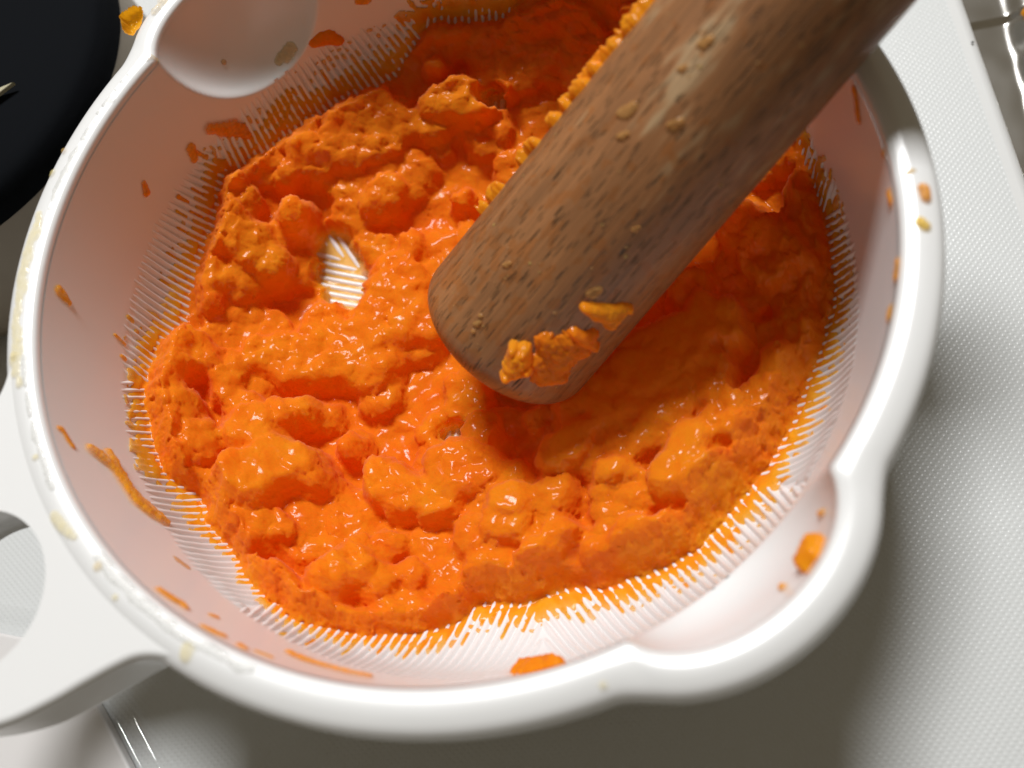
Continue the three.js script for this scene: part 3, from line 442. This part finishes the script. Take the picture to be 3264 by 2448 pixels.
bit('carrot_lump', 'small yellow-orange dot beside the round lump on the near pouring lip', 'carrot crumb', mm([[0, 0.3, 0.6], [0, -0.5, 0.62]]), onLipFlat(49, -0.0095), { high: 0.0006, seed: 22, colour: orange(0.95, 22), rough: 0.15 });
bit('carrot_lump', 'slim yellow-orange dot high on the near pouring lip, by the rim corner', 'carrot crumb', mm([[0, 0.5, 0.5], [0, -0.5, 0.52]]), onLipFlat(40.6, -0.0062), { high: 0.0005, seed: 23, colour: orange(0.95, 23), rough: 0.12 });
bit('carrot_lump', 'orange flake at the edge of the far pouring lip, above the ribs', 'carrot lump', mm([[-1.7, -0.2, 0.9], [-0.3, -0.3, 1.4], [1.2, -0.7, 1.4], [2.4, -2.2, 1.0]]), onWall(-117.5, -0.0165), { high: 0.00087, seed: 24, colour: orange(0.45, 24), rough: 0.26 });
bit('carrot_smear', 'yellowish dab on the shaded wall beside the far pouring lip', 'carrot smear', mm([[0.4, 0, 1.1], [-0.8, 0.5, 0.9]]), onWall(-108, -0.0135), { high: 0.00025, seed: 25, colour: orange(0.7, 25), rough: 0.3 });
bit('carrot_smear', 'faint cream smear across the white floor of the far pouring lip', 'carrot smear', mm([[2.6, 0.9, 0.8], [1.4, 0.4, 0.9], [0, 0, 0.8], [-1.4, -0.2, 0.5]]), onLip(-125, -0.0172), { high: 0.0002, seed: 26, colour: flat([0.78, 0.66, 0.42]), rough: 0.4, cell: 0.0002 });
bit('carrot_smear', 'tan droplet in the middle of the far pouring lip', 'carrot crumb', mm([[0, 0, 0.6]]), onLipFlat(-133.5, -0.0125), { high: 0.0004, seed: 27, colour: flat([0.72, 0.5, 0.26]), rough: 0.3 });
// top left ribs
bit('carrot_lump', 'long orange lump lying over the shaded ribs below the far pouring lip', 'carrot lump', mm([[3.0, 3.0, 1.3], [2.4, 2.2, 1.2], [0.9, 0.6, 1.8], [-0.4, -0.6, 2.0], [-1.6, -2.2, 1.7], [-2.0, -3.8, 1.2]]).map(([a, b, r]) => [-a * 0.9, b, r]), onWall(-140.5, -0.0195), { high: 0.00081, seed: 28, colour: orange(0.5, 28), rough: 0.24 });
bit('carrot_smear', 'pear-shaped ochre dab just left of the long lump on the shaded ribs', 'carrot smear', mm([[0.4, 0.9, 1.3], [-0.4, -0.9, 1.0]]), onWall(-148.5, -0.0172), { high: 0.00043, seed: 29, colour: orange(0.75, 29), rough: 0.2 });
bit('carrot_smear', 'yellow wet smear across the rib ends under the far pouring lip', 'carrot smear', mm([[-3.4, -1.0, 1.4], [-1.6, -0.6, 1.7], [0.2, 0, 1.7], [2.0, 0.2, 1.6], [3.8, 0.8, 1.4], [1.0, -2.0, 1.3], [-1.8, -2.6, 1.2]]), onWall(-131.5, -0.0235), { high: 0.00056, seed: 30, colour: flat([0.88, 0.50, 0.015]), rough: 0.34 });
// right wall
bit('carrot_smear', 'jointed orange streak on the right wall beside the pestle', 'carrot smear', mm([[-1.5, 1.0, 0.8], [-0.4, 0.4, 0.7], [0.6, -0.5, 0.75], [1.6, -1.2, 0.85]]), onWall(-14, -0.0032), { high: 0.00037, seed: 31, colour: orange(0.5, 31), rough: 0.22 });
bit('carrot_smear', 'ochre dot where the shaded right rim meets the wall', 'carrot crumb', mm([[0, 0, 0.75]]), onWall(-4.8, -0.0014), { high: 0.00031, seed: 32, colour: orange(0.7, 32), rough: 0.2 });
bit('carrot_smear', 'orange dab on the inner edge of the right rim beside the two rim dots', 'carrot smear', mm([[-0.8, -0.2, 0.75], [0.5, 0, 0.85]]), onWall(1.2, -0.0022), { high: 0.00043, seed: 33, colour: orange(0.65, 33), rough: 0.22 });
bit('carrot_smear', 'oval orange dab on the inner right rim edge, second below the rim dots', 'carrot smear', mm([[-0.9, 0.1, 0.75], [0.2, 0, 0.85], [1.1, -0.1, 0.6]]), onWall(11.6, -0.0009), { high: 0.00037, seed: 34, colour: orange(0.75, 34), rough: 0.18 });
bit('carrot_smear', 'yellow dab on the inner edge of the right rim, lowest of the edge dabs', 'carrot smear', mm([[-0.5, 0, 0.75], [0.5, 0, 0.8]]), onWall(17, -0.0016), { high: 0.00037, seed: 35, colour: orange(0.95, 35), rough: 0.15 });
bit('rim_drop', 'round orange drop on top of the right rim', 'carrot drop', mm([[-0.4, 0.1, 0.95], [0.9, 0.2, 0.75], [0.3, 0.2, 0.6]]), onRim(2.1, 0.0626), { high: 0.0006, seed: 36, colour: flat([0.86, 0.40, 0.06]), rough: 0.12 });
bit('rim_drop', 'bright yellow drop on top of the right rim below the orange one', 'carrot drop', mm([[-0.2, -0.3, 0.8], [0.4, 0.3, 0.75]]), onRim(6.2, 0.0621), { high: 0.0006, seed: 37, colour: flat([0.87, 0.60, 0.08]), rough: 0.16 });
bit('rim_drop', 'faint tan dab on the right rim above the orange drop', 'carrot drop', mm([[0, 0, 0.5], [0.3, -0.6, 0.4]]), onRim(-0.8, 0.0618), { high: 0.00012, seed: 38, colour: flat([0.80, 0.66, 0.45]), rough: 0.2 });
// left rim: pale juice
const CREAM = flat([0.84, 0.70, 0.28]), LIGHT = flat([0.86, 0.78, 0.50]);
const arcDrops = (az0, az1, r, rad, seed, gap = 0.0011) => { const out = [], n = Math.ceil(Math.abs(az1 - az0) * D2R * r / gap), R = rng(seed); for (let i = 0; i <= n; i++) out.push([(az1 - az0) * D2R * r * (i / n), (R() - 0.5) * rad * 0.7, rad * (0.6 + 0.6 * R())]); return out; };
bit('juice_film', 'long pale yellow film of carrot juice, glistening along the left rim', 'juice film', arcDrops(-172, -196, 0.0624, 0.00105, 4), onRim(-172, 0.0624), { high: 0.00026, seed: 41, colour: CREAM, rough: 0.26, cell: 0.0002, grain: 0.3 }, juice);
bit('juice_film', 'thin clear line of juice along the upper left inner rim', 'juice film', arcDrops(-147, -171, 0.0611, 0.0006, 6, 0.0016), onRim(-147, 0.0611), { high: 0.00022, seed: 42, colour: flat([0.69, 0.69, 0.66]), rough: 0.12, cell: 0.00015, grain: 0.1 }, clearJuice);
bit('juice_film', 'broken wet line of clear juice along the rim above the handle', 'juice film', arcDrops(166, 146, 0.0611, 0.00062, 8, 0.0012), onRim(166, 0.0611), { high: 0.00024, seed: 43, colour: flat([0.69, 0.69, 0.66]), rough: 0.22, cell: 0.00015, grain: 0.3 }, clearJuice);
bit('juice_film', 'pale yellow pool of juice on the rim where the ring handle joins', 'juice film', mm([[-1.5, 0.6, 0.9], [-0.3, 0.5, 1.0], [0.9, 0.2, 0.9], [2.0, 0, 0.8], [2.8, -0.2, 0.6]]).map(([a, b, r]) => [-a, b, r]), onRim(141, 0.0620), { high: 0.0004, seed: 44, colour: CREAM, rough: 0.22 }, juice);
bit('juice_film', 'long clear wet streak on the inner rim below the handle', 'juice film', arcDrops(134, 109, 0.0609, 0.0008, 9, 0.0016), onRim(134, 0.0609), { high: 0.00030, seed: 45, colour: flat([0.69, 0.69, 0.66]), rough: 0.12, cell: 0.00016, grain: 0.15 }, clearJuice);
bit('juice_drop', 'round yellow juice drop on the inner rim beside the handle ring', 'juice drop', mm([[0, 0, 0.85]]), onRim(133.1, 0.0615), { high: 0.0005, seed: 46, colour: flat([0.82, 0.60, 0.20]), rough: 0.08 }, juice);
bit('juice_drop', 'small pale drop on the handle root just outside the wet streak', 'juice drop', mm([[0, 0, 0.55]]), onRim(128.6, 0.0625), { high: 0.0003, seed: 47, colour: CREAM, rough: 0.1 }, juice);
bit('juice_drop', 'large faded cream drop on the lower rim at the end of the wet streak', 'juice drop', mm([[0, 0, 1.15], [-0.2, 0.9, 0.9]]), onRim(117.2, 0.0619), { high: 0.0003, seed: 48, colour: CREAM, rough: 0.12 }, juice);
bit('juice_drop', 'pale drop on the left rim just above the handle', 'juice drop', mm([[0, 0, 0.75], [0.9, 0, 0.5]]), onRim(162, 0.0620), { high: 0.0005, seed: 49, colour: CREAM, rough: 0.12 }, juice);
bit('juice_drop', 'cream drop at the outer side of the long juice film on the left rim', 'juice drop', mm([[0, 0, 0.8]]), onRim(166.5, 0.0627), { high: 0.0005, seed: 50, colour: CREAM, rough: 0.12 }, juice);
bit('juice_drop', 'ochre drop with a clear tail on the upper left rim', 'juice drop', mm([[0, 0, 0.62]]), onRim(-161.6, 0.0634), { high: 0.0005, seed: 51, colour: flat([0.84, 0.52, 0.14]), rough: 0.1 }, juice);
bit('juice_drop', 'pale yellow drop on the upper left rim, next below the ochre one', 'juice drop', mm([[0, 0, 0.9]]), onRim(-165.2, 0.0637), { high: 0.0004, seed: 52, colour: CREAM, rough: 0.1 }, juice);
bit('juice_drop', 'tiny yellow drop at the rim corner of the far pouring lip', 'juice drop', mm([[0, 0, 0.7], [0.5, -0.5, 0.5]]), onRim(-143, 0.0607), { high: 0.0005, seed: 53, colour: flat([0.84, 0.58, 0.18]), rough: 0.1 }, juice);
bit('juice_film', 'beaded cream juice along the rim of the far pouring lip at the picture edge', 'juice film', mm([[0, 0.2, 1.2], [1.6, 0.4, 1.4], [3.0, 0.4, 1.3], [-1.3, -0.2, 0.8], [-2.4, -0.4, 0.6]]), onRim(-135, 0.0668), { high: 0.0005, seed: 54, colour: flat([0.80, 0.60, 0.25]), rough: 0.3, grain: 0.6 }, juice);
bit('juice_drop', 'faint drop on the lower right rim before the near pouring lip', 'juice drop', mm([[0, 0, 0.55]]), onRim(70.5, 0.0632), { high: 0.00025, seed: 55, colour: CREAM, rough: 0.1 }, juice);
bit('juice_drop', 'pale drop on the rim above the handle ring, heading the broken wet line', 'juice drop', mm([[0, 0, 0.6]]), onRim(151, 0.0619), { high: 0.0004, seed: 56, colour: CREAM, rough: 0.1 }, juice);
// the flake hanging outside
{
  const place = (a, b, d) => { const c = new THREE.Vector3(-0.0532, RIM - 0.0012, -0.0452), x = new THREE.Vector3(-0.62, 0.35, -0.45).normalize(), y = new THREE.Vector3(0.45, 0.05, -0.80).normalize(), z = new THREE.Vector3().crossVectors(y, x).normalize(); return c.addScaledVector(x, a).addScaledVector(y, b).addScaledVector(z, -d).toArray(); };
  bit('carrot_lump', 'yellow-orange flake stuck to the outside of the far pouring lip', 'carrot lump', mm([[0.2, 0.2, 1.2], [0.4, 1.6, 1.0], [0, -1.1, 0.9], [1.3, 0, 0.9], [0.9, 1.0, 0.9]]), place, { high: 0.0013, seed: 60, colour: orange(0.95, 60), rough: 0.34, dip: 0.0006 });
}
// on the pestle
const EDGE = [[46, 1.7, 'topmost yellow clump in the row along the left edge of the pestle'], [41.2, 1.7, 'second yellow clump from the top on the left edge of the pestle'], [37.3, 1.55, 'third yellow clump from the top on the left edge of the pestle'], [31.8, 1.8, 'fourth clump from the top on the left pestle edge, with bright yellow lower tip'], [23.2, 1.6, 'fifth yellow clump on the left edge of the pestle, beside the heap'], [15, 1.6, 'lowest yellow clump on the left edge of the pestle, next to the carrot heap']];
EDGE.forEach(([s, r, label], i) => {
  const R = rng(200 + i), d = []; for (let k = 0; k < 9; k++) d.push([(R() - 0.62) * 0.0018, (R() + R() + R() - 1.5) * 0.0030, r * 0.00055 * (0.45 + 1.5 * R() * R())]);
  bit('carrot_clump', label, 'carrot clump', d, onPestle(-84, s / 1000), { high: 0.0014, seed: 210 + i, colour: orange(0.62, 70 + i), rough: 0.26, grain: 0.34, cell: 0.00014 }, carrot, 'carrot clumps along the pestle edge');
});
bit('carrot_clump', 'bright orange ragged chunk stuck low on the front of the pestle tip', 'carrot lump', mm([[0, 1.8, 1.1], [0.4, 0.2, 1.9], [-1.2, 1.2, 0.9], [0.6, -1.8, 1.5], [1.7, -0.4, 1.1], [0.4, -3.2, 0.9]]), onPestle(14, 0.0034), { high: 0.0023, seed: 61, colour: orange(0.55, 61), rough: 0.3, grain: 0.22 });
bit('carrot_clump', 'wide brownish orange mash smeared over the right side of the pestle tip', 'carrot lump', mm([[-3, 1.5, 1.6], [-1, 0.5, 2.0], [1.2, -0.5, 2.2], [0, 3.2, 1.8], [2.2, 2.4, 1.8], [-2.0, -2.2, 1.7], [0.6, -3.4, 1.8], [3.0, -2.8, 1.3], [2, 5.2, 1.4]]), onPestle(33, 0.0064), { high: 0.0011, seed: 62, colour: orange(0.15, 62), rough: 0.5, grain: 0.25 });
bit('carrot_clump', 'thin pointed orange flake lying across the right side of the pestle', 'carrot flake', mm([[-3.2, -0.2, 0.7], [-2.0, 0, 1.1], [-0.6, 0.2, 1.5], [0.9, 0.6, 1.7], [2.0, 1.6, 1.4], [2.2, -0.6, 1.2], [2.9, 2.4, 0.8]]), onPestle(38, 0.0156), { high: 0.0013, seed: 63, colour: orange(0.5, 63), rough: 0.22, grain: 0.15 });
bit('carrot_clump', 'narrow orange sliver below the pointed flake on the pestle', 'carrot flake', mm([[-2.6, 0.5, 0.9], [-1, 0.2, 1.2], [0.6, 0, 1.1], [2.0, -0.4, 0.8]]), onPestle(41, 0.0108), { high: 0.0012, seed: 64, colour: orange(0.3, 64), rough: 0.3 });
[[-1.5, 41.5, 0.9, 'tan blob of pulp high on the middle of the pestle'], [-27, 38.6, 1.2, 'largest pulp patch near the left edge of the pestle, halfway up'], [-18, 46.8, 0.55, 'small pale pulp dot near the top of the pestle'], [24, 17.8, 1.0, 'orange pulp dot above the pointed flake on the pestle'], [-23.8, 12.8, 0.6, 'light pulp dot on the lower left face of the pestle'], [-15.3, 3.3, 0.6, 'upright yellow sliver of pulp near the pestle tip'], [18.4, 28.4, 0.5, 'little orange pulp dot on the middle right face of the pestle'], [-19.5, 36.2, 0.7, 'pulp dab just under the largest patch on the pestle'], [-17, 50.6, 0.9, 'brownish pulp dab on the pale upper part of the pestle']].forEach(([ph, s, r, label], i) => bit('pulp_spot', label, 'pulp spot', mm([[0, 0, r], [0.3 * r, 0.8 * r, r * 0.7], [-0.5 * r, -0.5 * r, r * 0.6], ...(i === 5 ? [[-0.3, 1.3, 0.5], [0.3, -1.2, 0.5]] : [])]), onPestle(ph, s / 1000), { high: 0.0003, seed: 80 + i, colour: flat([0.62, 0.34, 0.11]), rough: 0.4, grain: 0.4 }));
{
  const R = rng(91), gs = []; for (let i = 0; i < 60; i++) gs.push(smear([[0, 0, 0.00016 + 0.00032 * R() * R()]], onPestle(-85 + 150 * R(), 0.001 + 0.062 * Math.pow(R(), 1.2)), { high: 0.00012, seed: 300 + i, colour: flat([0.62, 0.36 + 0.1 * R(), 0.16]), rough: 0.3, cell: 0.00012 }));
  tag(mesh('pulp_speck', mergeGeometries(gs), carrotThin), 'fine wet pulp specks scattered over the pestle wood', 'pulp specks', null, 'stuff');
}
// thin leftovers in the grooves of the ribs, round the heap
{
  const R = rng(17), gs = [], zones = [[-30, 33, 25, 0.0075], [33, 76, 40, 0.0075], [76, 118, 55, 0.0080], [140, 158, 12, 0.008], [158, 205, 24, 0.010], [205, 250, 25, 0.0090], [250, 300, 25, 0.0080]];
  const pitch = 0.00146;
  for (const [a0, a1, n, out] of zones) for (let i = 0; i < n; i++) {
    const az = mix(a0, a1, R()) * D2R, rho = outline(az) + out * (Math.pow(R(), 1.5) - 0.08); if (rho > TOTAL - 0.0178) continue;
    const sec = Math.round((az / D2R - 57) / 45), ca = (57 + 45 * sec) * D2R, lx = rho * Math.sin(az - ca), ly = rho * Math.cos(az - ca), x = (Math.round(lx / pitch)) * pitch;
    const len = 0.0008 + 0.0020 * R(), wd = 0.00050 + 0.00034 * R() * R(), drops = []; for (let k = 0; k < 4; k++) drops.push([(k / 3 - 0.5) * len, (R() - 0.5) * 0.0001, wd * (0.8 + 0.4 * R())]);
    const leftoverTint = 0.62 + 0.38 * R();  // random share of yellow in each leftover
    gs.push(smear(drops, (a, b, d) => { const y = ly + a, xx = x + b, rr = Math.hypot(y, xx), an = Math.atan2(xx, y) + ca; return onBowl(rr * Math.cos(an), rr * Math.sin(an), d); }, { high: 0.00034, seed: 500 + gs.length, colour: R() < 0.5 ? flat([0.9, 0.5, 0.035]) : orange(leftoverTint, i), rough: 0.2, cell: 0.00016 }));
  }
  tag(mesh('rib_leftovers', mergeGeometries(gs), carrotThin), 'thin orange and yellow leftovers in the grooves all round the heap', 'carrot leftovers', null, 'stuff');
}

// ---------------------------------------------------------------- around the board
{ // dark round pot at the upper left
  const t = group('dark_pot', -0.1144, 0, -0.0556), m = new THREE.MeshPhysicalMaterial({ color: new THREE.Color(0.0035, 0.0042, 0.0055), roughness: 0.9, specularIntensity: 0.12, name: 'dark_enamel' });
  const R = 0.0454, H = 0.038; t.position.y = 0.0003;
  part('body', new THREE.LatheGeometry([[0.0001, 0], [R - 0.006, 0], [R - 0.002, 0.003], [R, 0.009], [R, H - 0.006]].map(([a, b]) => new THREE.Vector2(a, b)), 96), new THREE.MeshPhysicalMaterial({ color: new THREE.Color(0.26, 0.215, 0.16), roughness: 0.6, name: 'shaded_strip_side' }), t);  // brown puts the shaded strip beside the pot into this side
  part('lid', new THREE.LatheGeometry([[R + 0.0001, H - 0.0061], [R, H - 0.004], [R - 0.0006, H - 0.0012], [R - 0.0022, H], [R - 0.004, H + 0.0004], [R - 0.006, H + 0.0009], [R - 0.012, H + 0.0020], [R - 0.026, H + 0.0034], [0.0001, H + 0.004]].map(([a, b]) => new THREE.Vector2(a, b)), 96), m, t);
  tag(t, 'dark navy round pot cut off by the upper left picture edge', 'pot');
  const place = (a, b, d) => [-0.0838 + a, 0.0404 + d + 0.2 * a * 0, -0.0417 + b];
  const sh = new THREE.Shape(); sh.moveTo(0.0028, -0.0022); sh.lineTo(-0.0035, 0.0004); sh.lineTo(-0.0048, 0.0044); sh.lineTo(-0.0026, 0.0026); sh.closePath();
  const pg = new THREE.ExtrudeGeometry(sh, { depth: 0.0004, bevelEnabled: true, bevelThickness: 0.0002, bevelSize: 0.0002, bevelSegments: 2 }).rotateX(Math.PI / 2);
  const p = mesh('peel_scrap', pg, new THREE.MeshStandardMaterial({ color: new THREE.Color(0.34, 0.31, 0.20), roughness: 0.6 })); p.position.set(-0.0842, 0.0416, -0.0412); p.rotation.z = -0.06;
  tag(p, 'pointed cream peel scrap lying on the dark pot', 'peel scrap');
}
{ // flat white tray with a clear plastic border, lower left
  const t = group('white_tray', -0.0806, 0.0002, 0.0509);
  const corner = (o) => { // outline in (x, z) from the corner, o metres outside the white
    const a = new THREE.Vector2(0.9864, 0.1644), d = new THREE.Vector2(0.6306, 0.7761), na = new THREE.Vector2(0.1644, -0.9864), nd = new THREE.Vector2(0.7761, -0.6306), B = na.clone().add(nd).multiplyScalar(o / (1 + na.dot(nd)));
    const A = B.clone().addScaledVector(a, -0.10), C = B.clone().addScaledVector(d, 0.10), p = new THREE.CatmullRomCurve3([A, B.clone().addScaledVector(a, -0.05), B.clone().addScaledVector(a, -0.0035), B.clone().addScaledVector(a, -0.0009).addScaledVector(d, 0.0009), B.clone().addScaledVector(d, 0.0035), B.clone().addScaledVector(d, 0.05), C].map((q) => new THREE.Vector3(q.x, q.y, 0)), false, 'centripetal').getPoints(60); return p; };
  const P = corner(0), sh = new THREE.Shape([...P.map((q) => new THREE.Vector2(q.x, q.y)), new THREE.Vector2(-0.04, 0.10)]);
  const dishWhite = new THREE.MeshPhysicalMaterial({ color: new THREE.Color(0.60, 0.585, 0.575), roughness: 0.35, name: 'tray_white' });
  part('plate', new THREE.ExtrudeGeometry(sh, { depth: 0.0012, bevelEnabled: true, bevelThickness: 0.0005, bevelSize: 0.0005, bevelSegments: 4 }).rotateX(Math.PI / 2).translate(0, 0.0021, 0), dishWhite, t);
  const clear = new THREE.MeshPhysicalMaterial({ color: 0xffffff, roughness: 0.05, transmission: 1, thickness: 0, ior: 1.49, name: 'clear_plastic' }), rows = [[0.0007, 0.0019], [0.0011, 0.0023], [0.0017, 0.0024], [0.0023, 0.0022], [0.0029, 0.0016], [0.0035, 0.0009], [0.0043, 0.0005], [0.0056, 0.0003]], pos = [], idx = [];
  rows.forEach(([o, y]) => corner(o).forEach((q, k) => pos.push(q.x, y + 0.00012 * N(k * 0.35, o * 900), q.y)));
  for (let j = 0; j < rows.length - 1; j++) for (let k = 0; k < 60; k++) { const a = j * 61 + k, b = a + 1, c = a + 61, d = c + 1; idx.push(a, c, b, b, c, d); }
  part('clear_border', geo(pos, idx), clear, t);
  tag(t, 'flat white tray with a glossy clear border, partly under the handle at the lower left', 'tray');
}
{ // stainless steel drainer at the right
  const x0 = 0.06, x1 = 0.17, z0 = -0.15, z1 = 0.06, nx = 220, nz = 420, pos = [], idx = [];
  for (let j = 0; j <= nz; j++) for (let i = 0; i <= nx; i++) {
    const x = mix(x0, x1, i / nx), z = mix(z0, z1, j / nz), xe = 0.1064 + 0.06 * 0.05 * (z + 0.06);
    const k = z + 0.0735 + 0.10 * (x - 0.105), fr = k / 0.0088, ph = (fr - Math.floor(fr)) - 0.5, noseX = xe + 0.0005 + 0.0015 * N(Math.floor(fr) * 3.3, 1);
    let y = -0.0118 + 0.0022 * sstep(xe - 0.002, xe + 0.0022, x);
    if (k > 0) y += 0.0016 * sstep(0.5, 0.1, Math.abs(ph)) * sstep(noseX - 0.003, noseX + 0.004, x) ; else y += 0.0012 * sstep(-0.0002, -0.0012, k);
    y += 0.00012 * N(x * 160, z * 160, 4);
    pos.push(x, y, z);
  }
  for (let j = 0; j < nz; j++) for (let i = 0; i < nx; i++) { const a = j * (nx + 1) + i, b = a + 1, c = a + nx + 1, d = c + 1; idx.push(a, c, b, b, c, d); }
  const s = mesh('steel_drainer', geo(pos, idx), new THREE.MeshPhysicalMaterial({ color: new THREE.Color(0.58, 0.57, 0.54), metalness: 1, roughness: 0.22, name: 'steel' }));
  tag(s, 'shiny ridged stainless steel drainer beyond the right edge of the board', 'drainer');
  bit('carrot_smear', 'yellow carrot crumb on the steel drainer at the right picture edge', 'carrot crumb', mm([[0, 0, 0.9], [0.9, 0.2, 0.9]]), (a, b, d) => [0.1082 + a, -0.0086 + d, -0.0735 + b], { high: 0.0012, seed: 95, colour: orange(1, 95), rough: 0.3, dip: 0.001 });
}
[[-0.0060, 0.0812, 'dark speck on the shaded board below the bowl'], [0.0928, -0.0602, 'dark speck near the right edge of the board']].forEach(([x, z, label], i) => {
  const o = mesh('dark_speck', new THREE.IcosahedronGeometry(0.00022, 1).scale(1.4, 0.5, 1), new THREE.MeshStandardMaterial({ color: new THREE.Color(0.03, 0.025, 0.02), roughness: 0.8 })); o.position.set(x, 0.0002, z); tag(o, label, 'speck');
});
// the kitchen lamp the highlights show, out of frame
{
  const t = group('kitchen_lamp', ...lampPos.toArray()); t.lookAt(0, RIM, 0);
  part('housing', new RoundedBoxGeometry(LAMP_W + 0.03, LAMP_H + 0.03, 0.03, 4, 0.006).translate(0, 0, -0.022), new THREE.MeshStandardMaterial({ color: 0xe8e6e0, roughness: 0.5 }), t);
  part('diffuser', new THREE.PlaneGeometry(LAMP_W, LAMP_H).translate(0, 0, -0.004), new THREE.MeshStandardMaterial({ color: 0xffffff, emissive: 0xfff6ea, emissiveIntensity: 6, roughness: 0.6 }), t);
  tag(t, 'white kitchen lamp shining down from beyond the top of the picture', 'lamp');
}
renderer.render(scene, camera);
